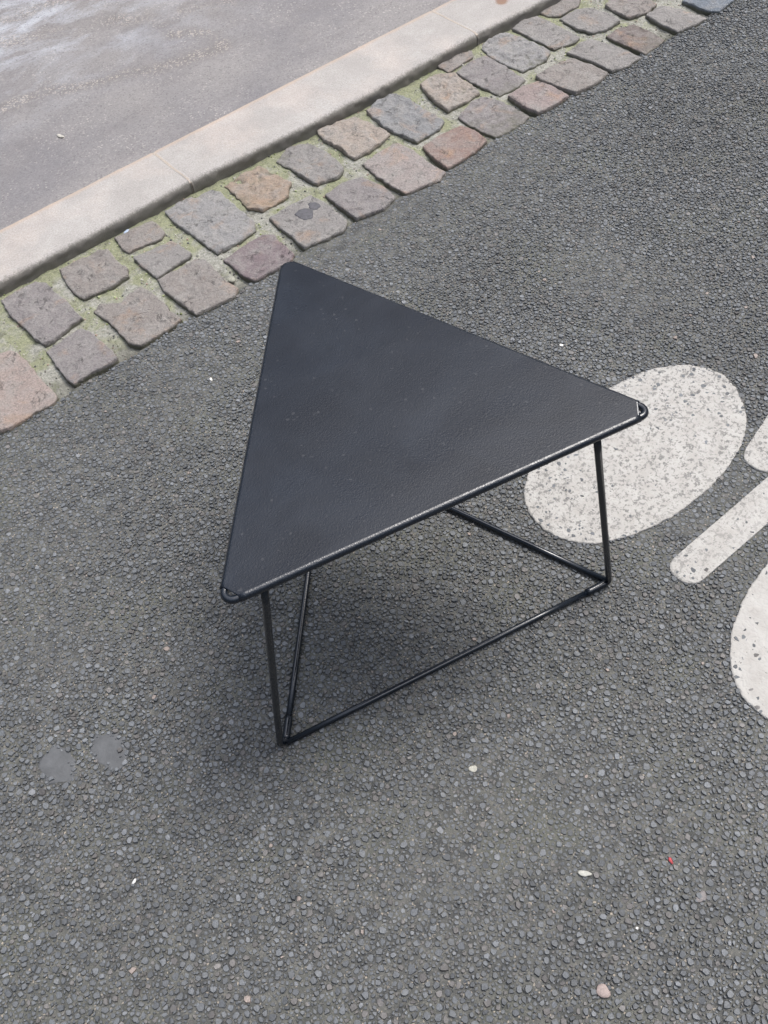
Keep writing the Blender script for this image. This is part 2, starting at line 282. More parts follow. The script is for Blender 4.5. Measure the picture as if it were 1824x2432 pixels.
# ---------------------------------------------------------------- data traced as metres on the ground
DATA = {"cob":[["rose",[[0.2455,1.7874],[0.2691,1.791],[0.2923,1.7851],[0.3034,1.7726],[0.3091,1.7248],[0.3051,1.6762],[0.3066,1.6307],[0.308,1.5862],[0.2923,1.5732],[0.2523,1.5773],[0.2209,1.5733],[0.1845,1.5746],[0.1502,1.5876]]],["mauve",[[0.3542,1.7225],[0.3997,1.7282],[0.4475,1.7325],[0.4577,1.7103],[0.459,1.6655],[0.4604,1.6292],[0.4602,1.5912],[0.439,1.5857],[0.4067,1.5913],[0.3775,1.5942],[0.3487,1.5896],[0.3454,1.6146],[0.35,1.6545],[0.352,1.6902]]],["brown",[[0.4979,1.7599],[0.5207,1.7748],[0.5608,1.7429],[0.5871,1.7548],[0.6234,1.7589],[0.629,1.7213],[0.6302,1.6777],[0.6253,1.6327],[0.6297,1.5956],[0.6026,1.5903],[0.5598,1.5893],[0.5181,1.5892],[0.502,1.6152],[0.5038,1.6408],[0.5057,1.6747],[0.5062,1.7065],[0.502,1.731]]],["brown",[[0.6628,1.748],[0.718,1.7454],[0.7647,1.7477],[0.7809,1.7267],[0.7777,1.6849],[0.774,1.6358],[0.7765,1.5858],[0.7599,1.5729],[0.7138,1.5772],[0.6609,1.5848],[0.6583,1.6245],[0.6544,1.6703],[0.653,1.7058]]],["maroon",[[0.8123,1.6947],[0.8838,1.7048],[0.9344,1.7021],[0.9517,1.6824],[0.9459,1.6321],[0.9426,1.5895],[0.9246,1.5762],[0.884,1.5772],[0.822,1.583],[0.8135,1.6133],[0.8163,1.6458]]],["mauve",[[0.3599,1.9486],[0.405,1.9508],[0.4507,1.9487],[0.4675,1.9274],[0.4643,1.8869],[0.4701,1.8466],[0.4669,1.7992],[0.4682,1.7607],[0.4402,1.76],[0.3995,1.7442],[0.3617,1.7406],[0.3558,1.7795],[0.3547,1.8369],[0.3507,1.8903]]],["brown",[[0.5126,1.9444],[0.5567,1.9498],[0.6186,1.938],[0.6324,1.9193],[0.6288,1.872],[0.632,1.8325],[0.6211,1.8122],[0.5794,1.8058],[0.5426,1.8082],[0.5046,1.8162],[0.4974,1.8449],[0.501,1.8936]]],["brown",[[0.6713,1.9553],[0.7192,1.9548],[0.7724,1.9493],[0.7761,1.9306],[0.771,1.8821],[0.7487,1.8713],[0.7015,1.8769],[0.6635,1.8801],[0.6605,1.8999]]],["greybrown",[[0.6635,1.8598],[0.7115,1.8526],[0.7658,1.8462],[0.7684,1.8227],[0.7729,1.7715],[0.7592,1.7624],[0.7125,1.7599],[0.6647,1.7548],[0.6634,1.7917],[0.662,1.8292]]],["pale",[[0.8149,1.9506],[0.8807,1.954],[0.9406,1.9388],[0.9554,1.9128],[0.9514,1.8297],[0.9505,1.7609],[0.9339,1.7342],[0.8726,1.7256],[0.8167,1.7269],[0.8142,1.7759],[0.8112,1.8409],[0.8074,1.8984]]],["orange",[[0.9823,1.9329],[1.054,1.9423],[1.0967,1.9404],[1.1009,1.8859],[1.1083,1.8221],[1.0676,1.7826],[1.0209,1.7778],[0.9882,1.7815],[0.971,1.8163],[0.9766,1.8638]]],["greybrown",[[0.9829,1.7454],[1.0463,1.7449],[1.1079,1.7407],[1.1147,1.6937],[1.1089,1.5965],[1.0856,1.5766],[1.0264,1.5819],[0.9748,1.5959],[0.9786,1.6554],[0.9801,1.7038]]],["greybrown",[[1.135,1.9218],[1.1931,1.9491],[1.2424,1.9238],[1.2494,1.8448],[1.2385,1.7697],[1.2037,1.7499],[1.1492,1.7655],[1.1415,1.8222],[1.1419,1.8713]]],["mauve",[[1.1369,1.7172],[1.1997,1.7264],[1.2473,1.7112],[1.2594,1.6368],[1.2503,1.586],[1.2025,1.5701],[1.1313,1.5886],[1.1311,1.6505]]],["tan",[[1.2899,1.9451],[1.3541,1.9468],[1.4041,1.9297],[1.4143,1.8744],[1.4133,1.7979],[1.3877,1.7874],[1.3261,1.7784],[1.2821,1.7811],[1.283,1.8388],[1.2796,1.9024]]],["slate",[[1.439,1.9194],[1.4942,1.9415],[1.5427,1.9305],[1.5535,1.8855],[1.5535,1.8201],[1.5547,1.7394],[1.5193,1.723],[1.444,1.7244],[1.4302,1.7723],[1.4252,1.8314]]],["pinkish",[[1.2833,1.7511],[1.3462,1.7571],[1.4023,1.7493],[1.4068,1.7003],[1.3994,1.6216],[1.4013,1.5705],[1.3733,1.5585],[1.3267,1.5665],[1.2798,1.5778],[1.2752,1.6202],[1.2751,1.6821]]],["rust",[[1.4352,1.6922],[1.5002,1.6976],[1.5676,1.6867],[1.5757,1.6474],[1.5695,1.5939],[1.5383,1.5827],[1.476,1.5763],[1.4182,1.5778],[1.4226,1.6256]]],["tan",[[1.6224,1.9113],[1.6814,1.9246],[1.7242,1.8864],[1.7264,1.8148],[1.7076,1.7679],[1.6595,1.7623],[1.5939,1.7685],[1.5969,1.822],[1.6068,1.8608]]],["mauve",[[1.5905,1.7244],[1.6679,1.7532],[1.7085,1.7421],[1.7224,1.6861],[1.7253,1.5951],[1.6904,1.5858],[1.6402,1.586],[1.6007,1.5905],[1.592,1.63],[1.5892,1.679]]],["mauve",[[1.7325,1.886],[1.7953,1.8968],[1.8467,1.8853],[1.8474,1.8037],[1.8398,1.725],[1.8027,1.7145],[1.7398,1.7213],[1.7359,1.7706],[1.7304,1.819]]],["brown",[[1.7222,1.9505],[1.79,1.9573],[1.8419,1.9365],[1.8228,1.9117],[1.7697,1.9071],[1.7237,1.9046]]],["rosebrown",[[1.7481,1.699],[1.8071,1.7014],[1.8521,1.6893],[1.8611,1.6424],[1.8575,1.5802],[1.8292,1.5785],[1.7851,1.578],[1.7449,1.585],[1.7399,1.6349]]],["pale",[[1.8723,1.9306],[1.9029,1.9435],[1.9736,1.9312],[1.9904,1.8647],[1.9867,1.7756],[1.9496,1.7532],[1.8646,1.7584],[1.8559,1.8032],[1.8553,1.8757]]],["brown",[[1.8669,1.7124],[1.962,1.7127],[2.0004,1.697],[2.0121,1.6397],[2.0088,1.5826],[1.9728,1.5708],[1.9189,1.5711],[1.8803,1.5767],[1.8694,1.6333],[1.865,1.6803]]],["greybrown",[[2.0028,1.9372],[2.0552,1.9472],[2.1006,1.9358],[2.1026,1.864],[2.1013,1.769],[2.0764,1.7591],[2.0059,1.7763],[2.0032,1.8409]]],["greybrown",[[2.0142,1.7359],[2.0804,1.7453],[2.1156,1.7341],[2.1303,1.6617],[2.1307,1.5707],[2.0786,1.5664],[2.0231,1.5789],[2.0253,1.6517]]],["greybrown",[[2.1351,1.8768],[2.2047,1.8784],[2.2404,1.848],[2.2456,1.7816],[2.2384,1.7403],[2.1741,1.735],[2.1389,1.7554],[2.1276,1.8066]]],["darkbrown",[[2.1505,1.7138],[2.205,1.7194],[2.2543,1.7027],[2.255,1.6441],[2.2488,1.585],[2.2147,1.5769],[2.1554,1.5755],[2.1514,1.6383]]],["brown",[[2.1247,1.9592],[2.1857,1.9619],[2.2515,1.9497],[2.2586,1.91],[2.224,1.8872],[2.1495,1.8904],[2.1275,1.9154]]],["brown",[[2.2745,1.8296],[2.3306,1.8485],[2.3718,1.8223],[2.3825,1.7269],[2.3296,1.7162],[2.2703,1.7337],[2.2691,1.7849]]],["greybrown",[[2.3103,1.7082],[2.3715,1.709],[2.3958,1.6954],[2.4032,1.6426],[2.4129,1.5723],[2.3546,1.5702],[2.3007,1.5832],[2.3005,1.6408]]],["blue",[[2.4403,1.6814],[2.5215,1.6714],[2.5862,1.6391],[2.564,1.581],[2.4616,1.5663],[2.4457,1.5944]]]],"e1":[[0.8189,0.718],[0.8353,0.7356],[0.8656,0.7574],[0.9017,0.7748],[0.9464,0.791],[1.0051,0.8016],[1.0726,0.8054],[1.1444,0.8003],[1.1978,0.7911],[1.2367,0.7799],[1.2751,0.7591],[1.306,0.7321],[1.325,0.7],[1.3314,0.6669],[1.3199,0.6289],[1.2999,0.5971],[1.2721,0.5679],[1.2393,0.5449],[1.1971,0.5264],[1.1536,0.5162],[1.098,0.5076],[1.053,0.5067],[0.9992,0.5096],[0.95,0.5194],[0.9043,0.5315],[0.8661,0.5496],[0.8395,0.566],[0.8194,0.5884],[0.8033,0.6189],[0.7982,0.6522],[0.8018,0.6858]],"T":[[0.6317,1.0978],[0.8032,0.4812],[0.1871,0.6363]],"B":[[0.6231,1.0675],[0.7962,0.4947],[0.2028,0.6371]]}
EDGE = 1.588                                  # where the carriageway asphalt meets the setts
def in_view(x, y, m):
    # ground seen by the photo, widened by m on each side
    P = [(1.041, 3.305), (2.611, 1.511), (0.441, -0.101), (-0.340, 0.579)]
    ok = np.ones(np.shape(x), bool)
    for i in range(4):
        a = P[i]; b = P[(i+1) % 4]; n = np.array([-(b[1]-a[1]), b[0]-a[0]]); n = n/np.hypot(*n)
        ok &= ((x-a[0])*n[0]+(y-a[1])*n[1]) < m
    return ok
def inpoly(x, y, P):
    P = np.asarray(P); r = np.zeros(np.shape(x), bool)
    for i in range(len(P)):
        (x1, y1), (x2, y2) = P[i-1], P[i]
        if y1 == y2: continue
        r ^= ((y1 > y) != (y2 > y)) & (x < (x2-x1)*(y-y1)/(y2-y1)+x1)
    return r
TARS = [(-0.095, 0.857, 0.026, 0.036), (-0.020, 0.822, 0.026, 0.036)]
def edge_y(x): return EDGE + 0.012*vn(x, x*0, 0.16, 5) + 0.006*vn(x, x*0, 0.035, 6)
def fill(x, y):
    # how far fine mortar and dust fill the gaps between the chips (0 open .. 1 level)
    f = np.clip((np.asarray(y)-1.12)/0.42, 0, 1)*0.62*np.clip((2.05-np.asarray(x))/0.5, 0.15, 1)*np.clip((np.asarray(x)-0.35)/0.6, 0.25, 1) + 0.9*np.clip(fbm(x, y, 0.35, 3, 3), -0.1, 0.5)
    return np.clip(f, 0, 1)
def road_z(x, y):
    return 0.0012*fbm(x, y, 0.10, 3, 9) - 0.004*np.clip((np.asarray(y)-1.50)/0.08, 0, 1)
# ---------------------------------------------------------------- ground and carriageway
mesh_py("ground", [(-60, -60, -0.06), (60, -60, -0.06), (60, 60, -0.06), (-60, 60, -0.06)], [(0, 1, 2, 3)], FAR)["kind"] = "structure"
def build_road():
    X0, X1, Y0, Y1 = -0.62, 2.95, -0.42, 1.60
    s = 0.0065
    nx = int((X1-X0)/s); ny = int((Y1-Y0)/s)
    gx, gy = np.meshgrid(np.arange(nx), np.arange(ny), indexing='ij')
    px = X0+(gx+0.5+0.80*(rng.random(gx.shape)-0.5))*s; py = Y0+(gy+0.5+0.80*(rng.random(gx.shape)-0.5))*s
    alive = rng.random(gx.shape) > 0.09
    rad = 0.0038*np.exp(rng.normal(0, 0.50, gx.shape)); big = rad > 0.0058; W2 = np.minimum(rad, 0.0078)**2
    A = 7
    th0 = rng.random(gx.shape)*6.283
    th = th0[..., None] + np.arange(A)*2*np.pi/A + 0.60*(rng.random(gx.shape+(A,))-0.5)
    R = np.minimum(0.0016+1.25*rad, 0.0115)[..., None]*(1+0.28*np.cos(2*(th-3*rng.random(gx.shape)[..., None])))
    C, S = np.cos(th), np.sin(th)
    for dx in range(-2, 3):
        for dy in range(-2, 3):
            if dx == 0 and dy == 0: continue
            qx = np.roll(np.roll(px, -dx, 0), -dy, 1)-px; qy = np.roll(np.roll(py, -dx, 0), -dy, 1)-py
            al = np.roll(np.roll(alive, -dx, 0), -dy, 1)
            d2 = qx*qx+qy*qy
            ok = al & (d2 < (4*s)**2); wq = np.roll(np.roll(W2, -dx, 0), -dy, 1)
            d = np.sqrt(d2)+1e-9
            cs = (qx[..., None]*C+qy[..., None]*S)/d[..., None]
            r = np.where(ok[..., None] & (cs > 0.05), np.maximum((d2+W2-wq)/(2*d)-0.00022, 0.0006)[..., None]/np.maximum(cs, 0.05), 1.0)
            R = np.minimum(R, r)
    keep = alive & in_view(px, py, 0.28) & (py < edge_y(px)-0.003)
    for tx, ty, a, b in TARS: keep &= (((px-tx)/a)**2+((py-ty)/b)**2) > 0.3+0.9*rng.random(px.shape)
    px, py, R, C, S, bg_ = px[keep], py[keep], R[keep], C[keep], S[keep], big[keep]
    n = len(px)
    R = R*(0.92+0.08*rng.random((n, 1)))*(0.80+0.20*rng.random((n, A)))
    f = fill(px, py); z0 = road_z(px, py)
    hgt = (0.0005 + 0.0028*rng.random(n))*(1-0.72*f) - 0.0003*f
    hgt = hgt + 0.0005*bg_
    tilt = rng.normal(0, 0.13, (n, 2))*(1-0.6*f)[:, None]
    ti = 0.70+0.16*rng.random((n, 1))
    V = np.zeros((n, 2*A+1, 3))
    V[:, :A, 0] = px[:, None]+R*C; V[:, :A, 1] = py[:, None]+R*S; V[:, :A, 2] = (z0-0.0016)[:, None]
    V[:, A:2*A, 0] = px[:, None]+R*C*ti; V[:, A:2*A, 1] = py[:, None]+R*S*ti
    V[:, A:2*A, 2] = (z0+hgt)[:, None]+R*ti*(C*tilt[:, :1]+S*tilt[:, 1:]) + rng.normal(0, 0.00012, (n, A))
    V[:, 2*A, 0] = px; V[:, 2*A, 1] = py; V[:, 2*A, 2] = z0+hgt+0.00025*rng.random(n)
    j = np.arange(A); jn = (j+1) % A
    q = np.stack([j, jn, jn+A, j+A], -1); t = np.stack([j+A, jn+A, np.full(A, 2*A)], -1)
    lo = np.concatenate([q.ravel(), t.ravel()])
    loops = (lo[None]+(np.arange(n)*(2*A+1))[:, None]).ravel()
    sizes = np.tile(np.concatenate([np.full(A, 4), np.full(A, 3)]), n)
    # tone of every chip
    b = np.exp(rng.normal(0, 0.17, n))*0.106
    col = np.stack([b*0.94, b*1.0, b*1.06], -1)
    k = rng.random(n)
    m = k < 0.10; col[m] = b[m, None]*np.array([1.06, 1.0, 0.96])
    m = (k > 0.10) & (k < 0.125); col[m] = np.array([0.16, 0.168, 0.178])
    m = (k > 0.13) & (k < 0.1314); col[m] = np.array([0.26, 0.215, 0.19])
    m = (k > 0.14) & (k < 0.1401); col[m] = np.array([0.62, 0.60, 0.56])
    cf = np.repeat(np.concatenate([col, np.ones((n, 1))], 1), 2*A, 0)
    nb = len(V.reshape(-1, 3))
    # binder sheet in the same mesh
    st = 0.006
    bx, by = np.meshgrid(np.arange(X0, X1, st), np.arange(Y0, 1.605, st), indexing='ij')
    by2 = np.minimum(by, edge_y(bx))
    bz = road_z(bx, by2)+0.0008*fbm(bx, by2, 0.014, 2, 21)-0.0001+0.0008*fill(bx, by2)
    for tx, ty, a, b2 in TARS:
        pass
    bz = np.where(by > edge_y(bx), bz-0.02, bz)
    VB = np.stack([bx, by2, bz], -1).reshape(-1, 3); sh = bx.shape
    i = (np.arange(sh[0]-1)[:, None]*sh[1]+np.arange(sh[1]-1)[None]).ravel()
    Q = np.stack([i, i+sh[1], i+sh[1]+1, i+1], -1)
    cc = VB[Q].mean(1); Q = Q[in_view(cc[:, 0], cc[:, 1], 0.32)]
    VV = np.concatenate([V.reshape(-1, 3), VB]); L = np.concatenate([loops, (Q+nb).ravel()]); SZ = np.concatenate([sizes, np.full(len(Q), 4)])
    cf = np.concatenate([cf, np.tile([[0.1, 0.1, 0.1, 1]], (len(Q), 1))])
    mi = np.concatenate([np.zeros(len(sizes)), np.ones(len(Q))])
    o = mesh_np("road", VV, L, SZ, None, colors=cf, mats=[CHIP, BIND], midx=mi)
    o["kind"] = "structure"; o["label"] = "dark grey asphalt carriageway of crushed stone under the table"
    print("chips", n)
build_road()
far = mesh_py("road", [(-30, -40, -0.006), (30, -40, -0.006), (30, EDGE-0.03, -0.006), (-30, EDGE-0.03, -0.006)], [(0, 1, 2, 3)], FAR); far["kind"] = "structure"; far["label"] = "carriageway asphalt farther along the street"

# ---------------------------------------------------------------- painted bicycle symbol
def capsule(P0, P1, r0, r1, n=14):
    P0 = np.array(P0); P1 = np.array(P1); d = P1-P0; a = math.atan2(d[1], d[0]); o = []
    for i in range(n+1): t = a+math.pi/2+math.pi*i/n; o.append(P0+r0*np.array([math.cos(t), math.sin(t)]))
    for i in range(n+1): t = a-math.pi/2+math.pi*i/n; o.append(P1+r1*np.array([math.cos(t), math.sin(t)]))
    return np.array(o)
def patch(P):
    P = np.asarray(P, float)
    # resample finely, then a sheet with a slightly ragged edge that follows the stones
    Q = np.concatenate([P, P[:1]]); d = np.r_[0, np.cumsum(np.hypot(*np.diff(Q, axis=0).T))]
    m = int(d[-1]/0.0035); t = np.linspace(0, d[-1], m, endpoint=False)
    O = np.stack([np.interp(t, d, Q[:, 0]), np.interp(t, d, Q[:, 1])], -1)
    c = O.mean(0); n = O-c; n /= np.hypot(n[:, 0], n[:, 1])[:, None]
    O = O + n*(0.0028*vn(t, t*0, 0.007, 3)+0.0016*vn(t, t*0, 0.03, 8))[:, None]
    rings = [1.0, 1.0]+list(np.linspace(0.985, 0.0, 46)[:-1])
    V = []; F = []
    for ri, s in enumerate(rings):
        p = c+(O-c)*s
        z = road_z(p[:, 0], p[:, 1])+0.0031+0.0007*fbm(p[:, 0], p[:, 1], 0.012, 2, 31)
        if ri == 0: z = z-0.005
        V += [(a, b, q) for (a, b), q in zip(p, z)]
    V.append((c[0], c[1], 0.0031)); k = len(V)-1
    for ri in range(len(rings)-1):
        for i in range(m): F.append((ri*m+i, ri*m+(i+1) % m, (ri+1)*m+(i+1) % m, (ri+1)*m+i))
    b = (len(rings)-1)*m
    for i in range(m): F.append((b+i, b+(i+1) % m, k))
    return V, F
mark = empty("bicycle_marking", (1.05, 0.42, 0.0))
tag(mark, "worn white painted bicycle symbol on the asphalt beside the table", "road marking", kind="structure")
def ell(cx, cy, a, b, rot, n=90):
    t = np.linspace(0, 2*np.pi, n, endpoint=False); x = a*np.cos(t); y = b*np.sin(t)
    return np.stack([cx+x*np.cos(rot)-y*np.sin(rot), cy+x*np.sin(rot)+y*np.cos(rot)], -1)
for nm, P in (("wheel_shape", np.array(DATA['e1'])), ("wheel_shape", ell(1.0555, 0.186, 0.268, 0.150, 0.03)),
              ("frame_bar", capsule((0.919, 0.4200), (1.66, 0.415), 0.031, 0.034)), ("frame_bar", capsule((1.2150, 0.4840), (1.62, 0.575), 0.036, 0.040))):
    V, F = patch(P); o = mesh_py(nm, V, F, PAINT, mark)

# ---------------------------------------------------------------- gutter of setts
XS0, XS1 = -0.35, 3.35
strip = empty("cobblestone_gutter", (1.4, 1.78, 0.0))
tag(strip, "strip of uneven mauve and brown setts in mossy mortar along the kerb", "cobblestones", kind="structure")
def mortar_z(x, y): return -0.0045+0.0050*fbm(x, y, 0.035, 5, 41, 0.62)+0.003*np.clip((y-1.80)/0.15, 0, 1)-0.006*np.clip((1.70-y)/0.08, 0, 1)
grid("mortar_bed", XS0-0.2, XS1+0.3, 1.555, 2.03, 0.006, mortar_z, MORT, strip, keep=lambda x, y: y > 1.56)
COLS = dict(rose=(0.31, 0.255, 0.228), mauve=(0.222, 0.203, 0.198), brown=(0.238, 0.214, 0.196), maroon=(0.185, 0.148, 0.152), greybrown=(0.238, 0.224, 0.212),
            pale=(0.262, 0.255, 0.248), orange=(0.31, 0.245, 0.19), tan=(0.32, 0.275, 0.235), slate=(0.228, 0.228, 0.228), pinkish=(0.295, 0.258, 0.24),
            rust=(0.245, 0.175, 0.15), rosebrown=(0.275, 0.225, 0.21), darkbrown=(0.175, 0.145, 0.135), blue=(0.16, 0.18, 0.205))
def sett(P, colname, seed):
    P = np.asarray(P, float)
    P = P.mean(0)+(P-P.mean(0))*1.015
    Q = np.concatenate([P, P[:1]]); d = np.r_[0, np.cumsum(np.hypot(*np.diff(Q, axis=0).T))]
    m = max(48, int(d[-1]/0.004)); t = np.linspace(0, d[-1], m, endpoint=False)
    O = np.stack([np.interp(t, d, Q[:, 0]), np.interp(t, d, Q[:, 1])], -1); c = O.mean(0)
    n = O-c; n /= np.hypot(n[:, 0], n[:, 1])[:, None]
    ang = np.arctan2(n[:, 1], n[:, 0])
    O = O+n*(0.0034*fbm(O[:, 0]*1.0, O[:, 1], 0.014, 4, seed, 0.7))[:, None]
    r = random.Random(seed); amp = r.choice((0.0008, 0.0010, 0.0018, 0.0030)); tx, ty = r.gauss(0, 0.018), r.gauss(0, 0.018); top = 0.0062+r.gauss(0, 0.0014)
    if colname in ('slate', 'pale', 'orange', 'tan'): amp = 0.0040
    if colname in ('maroon', 'rust', 'blue'): amp = 0.0010
    S = [1.0, 1.0, 0.984, 0.955]+list(np.linspace(0.90, 0.06, 17)); V = []
    for ri, s in enumerate(S):
        p = c+(O-c)*s
        # split face: smooth noise plus sharp ledges
        ledge = np.clip(np.abs(fbm(p[:, 0], p[:, 1], 0.055, 4, seed+3))*3, 0, 1)
        z = top+0.0004*(1-s**2.2)+amp*fbm(p[:, 0], p[:, 1], 0.030, 4, seed+9, 0.6)*1.6+amp*(ledge-0.5)+(p[:, 0]-c[0])*tx+(p[:, 1]-c[1])*ty
        ed = np.array([0.0, 0.0034, 0.0008, 0.0]+[0]*17)[ri]
        z = z-ed*(1+1.1*fbm(p[:, 0], p[:, 1], 0.02, 3, seed+5))
        if ri == 0: z = np.full(m, -0.03)
        V += [(a, b, q) for (a, b), q in zip(p, z)]
    V.append((c[0], c[1], float(np.mean([v[2] for v in V[-m:]])))); F = []
    for ri in range(len(S)-1):
        for i in range(m): F.append((ri*m+i, ri*m+(i+1) % m, (ri+1)*m+(i+1) % m, (ri+1)*m+i))
    b = (len(S)-1)*m; k = len(V)-1
    for i in range(m): F.append((b+i, b+(i+1) % m, k))
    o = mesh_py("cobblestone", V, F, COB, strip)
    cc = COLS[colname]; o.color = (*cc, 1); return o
for i, (cn, P) in enumerate(DATA['cob']): sett(P, cn, 100+i)
# the same strip beyond the frame on both sides
def extra(x0, x1, seed):
    r = random.Random(seed)
    for y0, y1 in ((1.607, 1.715), (1.725, 1.835), (1.845, 1.945)):
        x = x0+r.uniform(0, 0.04)
        while x < x1:
            wd = r.uniform(0.10, 0.16)
            if x+wd > x1+0.05: break
            j = lambda: r.uniform(-0.008, 0.008)
            sett([(x+j(), y0+j()), (x+wd*0.5, y0+j()), (x+wd+j(), y0+j()), (x+wd+j(), (y0+y1)/2), (x+wd+j(), y1+j()), (x+wd*0.5, y1+j()), (x+j(), y1+j()), (x+j(), (y0+y1)/2)],
                 r.choice(('mauve', 'brown', 'greybrown', 'rosebrown', 'pale')), seed*50+int(x*1000) % 997+int(y0*100)); x += wd+r.uniform(0.012, 0.025)
xs = [np.array(P) for _, P in DATA['cob']]
extra(-0.35, min(p[:, 0].min() for p in xs)-0.02, 3); extra(max(p[:, 0].max() for p in xs)+0.01, 3.3, 4)

def grit():
    n = 9000; A = 6
    px = rng.uniform(-0.1, 2.9, n); py = rng.uniform(1.585, 1.99, n); r = 0.0009+0.0030*rng.random(n)**3
    th = rng.random((n, 1))*6.28+np.arange(A)*2*np.pi/A+rng.normal(0, 0.2, (n, A)); rr = r[:, None]*rng.uniform(0.7, 1.2, (n, A)); z = mortar_z(px, py)
    V = np.zeros((n, 2*A+1, 3))
    for q, (sc, dz) in enumerate(((1.0, -0.4), (0.7, 0.7))):
        V[:, q*A:(q+1)*A, 0] = px[:, None]+rr*np.cos(th)*sc; V[:, q*A:(q+1)*A, 1] = py[:, None]+rr*np.sin(th)*sc; V[:, q*A:(q+1)*A, 2] = (z+r*dz)[:, None]
    V[:, 2*A] = np.stack([px, py, z+r*0.85], -1)
    j = np.arange(A); jn = (j+1) % A
    lo = np.concatenate([np.stack([j, jn, jn+A, j+A], -1).ravel(), np.stack([j+A, jn+A, np.full(A, 2*A)], -1).ravel()])
    L = (lo[None]+(np.arange(n)*(2*A+1))[:, None]).ravel(); S_ = np.tile(np.r_[np.full(A, 4), np.full(A, 3)], n)
    pal = np.array([(0.40, 0.38, 0.33), (0.26, 0.25, 0.22), (0.12, 0.12, 0.11), (0.30, 0.33, 0.17), (0.22, 0.25, 0.10), (0.33, 0.25, 0.20)])
    c = pal[rng.choice(6, n, p=[.2, .2, .2, .18, .12, .1])]*rng.uniform(0.8, 1.2, (n, 1))
    c = np.where((py < 1.68)[:, None], c*0.45, c)
    o = mesh_np("loose_grit", V.reshape(-1, 3), L, S_, CHIP, strip, colors=np.repeat(np.c_[c, np.ones(n)], 2*A, 0)); o["kind"] = "stuff"
grit()
# ---------------------------------------------------------------- kerb
kerb = empty("kerb", (1.4, 2.05, 0.0)); tag(kerb, "low pale granite kerb between the setts and the pavement", "kerb", kind="structure")
def front(x):
    return np.interp(x, [-0.5, 0.38, 0.72, 0.91, 1.10, 1.27, 1.50, 1.88, 2.14, 3.6], [1.975, 1.9715, 1.9680, 1.9705, 1.9590, 1.9480, 1.9450, 1.9520, 1.9450, 1.945])
def kerbstone(x0, x1, seed):
    nx = max(2, int((x1-x0)/0.006)); xsn = np.linspace(x0+0.0004, x1-0.0004, nx)
    prof = [(0.001, -0.05), (0.0, -0.004)] + [(0.001*0, z) for z in (0.003, 0.009, 0.015, 0.021)] + [(0.0015, 0.0265), (0.0050, 0.0312), (0.0105, 0.0340), (0.018, 0.0350)]
    prof += [(y, 0.0353) for y in np.linspace(0.026, 0.182, 27)]
    V = []
    for i, x in enumerate(xsn):
        f = float(front(x)); back = 2.1465
        for j, (dy, z) in enumerate(prof):
            y = f+dy if dy < 0.03 else f+dy/0.182*(back-f)
            rough = 0.0040*float(fbm(np.array(x), np.array(z+j*0.004), 0.016, 4, seed)) if 1 <= j <= 8 else 0
            zz = z+(0.0009*float(fbm(np.array(x), np.array(y), 0.05, 3, seed+2)) if j > 5 else 0)
            en = min(x-x0, x1-x); zz -= 0.0016*max(0, 1-en/0.008)**2 if j > 5 else 0
            V.append((x, y+rough, zz))
    n = len(prof); F = [(i*n+j, (i+1)*n+j, (i+1)*n+j+1, i*n+j+1) for i in range(nx-1) for j in range(n-1)]
    F += [tuple(range(n-1, -1, -1)), tuple(range((nx-1)*n, nx*n))]
    mesh_py("kerb_stone", V, F, GRAN, kerb)
for i, (a, b) in enumerate(((-0.55, -0.05), (-0.05, 0.9100), (0.9125, 1.8780), (1.8805, 2.84), (2.8425, 3.7))): kerbstone(a, b, 60+i)
JV = []; JF = []
for xj in (-0.05, 0.9112, 1.8792, 2.8412):
    f_ = float(front(xj))+0.002; b_ = len(JV)
    for dx_ in (-0.0035, 0.0035):
        JV += [(xj+dx_, f_, -0.04), (xj+dx_, f_, 0.0290), (xj+dx_, f_+0.012, 0.0338), (xj+dx_, 2.146, 0.0343), (xj+dx_, 2.146, -0.04)]
    JF += [(b_, b_+1, b_+2, b_+3, b_+4), (b_+9, b_+8, b_+7, b_+6, b_+5)] + [(b_+k, b_+(k+1) % 5, b_+5+(k+1) % 5, b_+5+k) for k in range(5)]
mesh_py("joint_filler", JV, JF, m_plain('sandy_joint', (0.36, 0.31, 0.26), 200), kerb, smooth=False)

# ---------------------------------------------------------------- pavement behind the kerb
def pz(x, y): return 0.0335+0.0016*fbm(x, y, 0.35, 3, 71)+0.0005*fbm(x, y, 0.015, 2, 72)
pv = grid("pavement", -0.9, 3.9, 2.146, 4.3, 0.008, pz, PAVE); 
LINES = [[(0.4, 2.70), (0.626, 2.667), (0.722, 2.646), (0.826, 2.636), (0.972, 2.564), (1.156, 2.487), (1.287, 2.444), (1.356, 2.462), (1.344, 2.553), (1.274, 2.621)],
         [(0.6, 3.12), (0.807, 3.044), (0.895, 2.986), (0.979, 2.922), (1.087, 2.902), (1.207, 2.829), (1.297, 2.707), (1.5, 2.66)],
         [(0.8, 3.16), (0.958, 3.11), (0.988, 3.076), (1.072, 3.098), (1.25, 3.02)]]
co = np.empty(len(pv.data.vertices)*3, np.float32); pv.data.vertices.foreach_get('co', co); co = co.reshape(-1, 3)
g = np.zeros(len(co)); wx = co[:, 0]+0.03*fbm(co[:, 0], co[:, 1], 0.09, 3, 81); wy = co[:, 1]+0.03*fbm(co[:, 0], co[:, 1], 0.09, 3, 82)
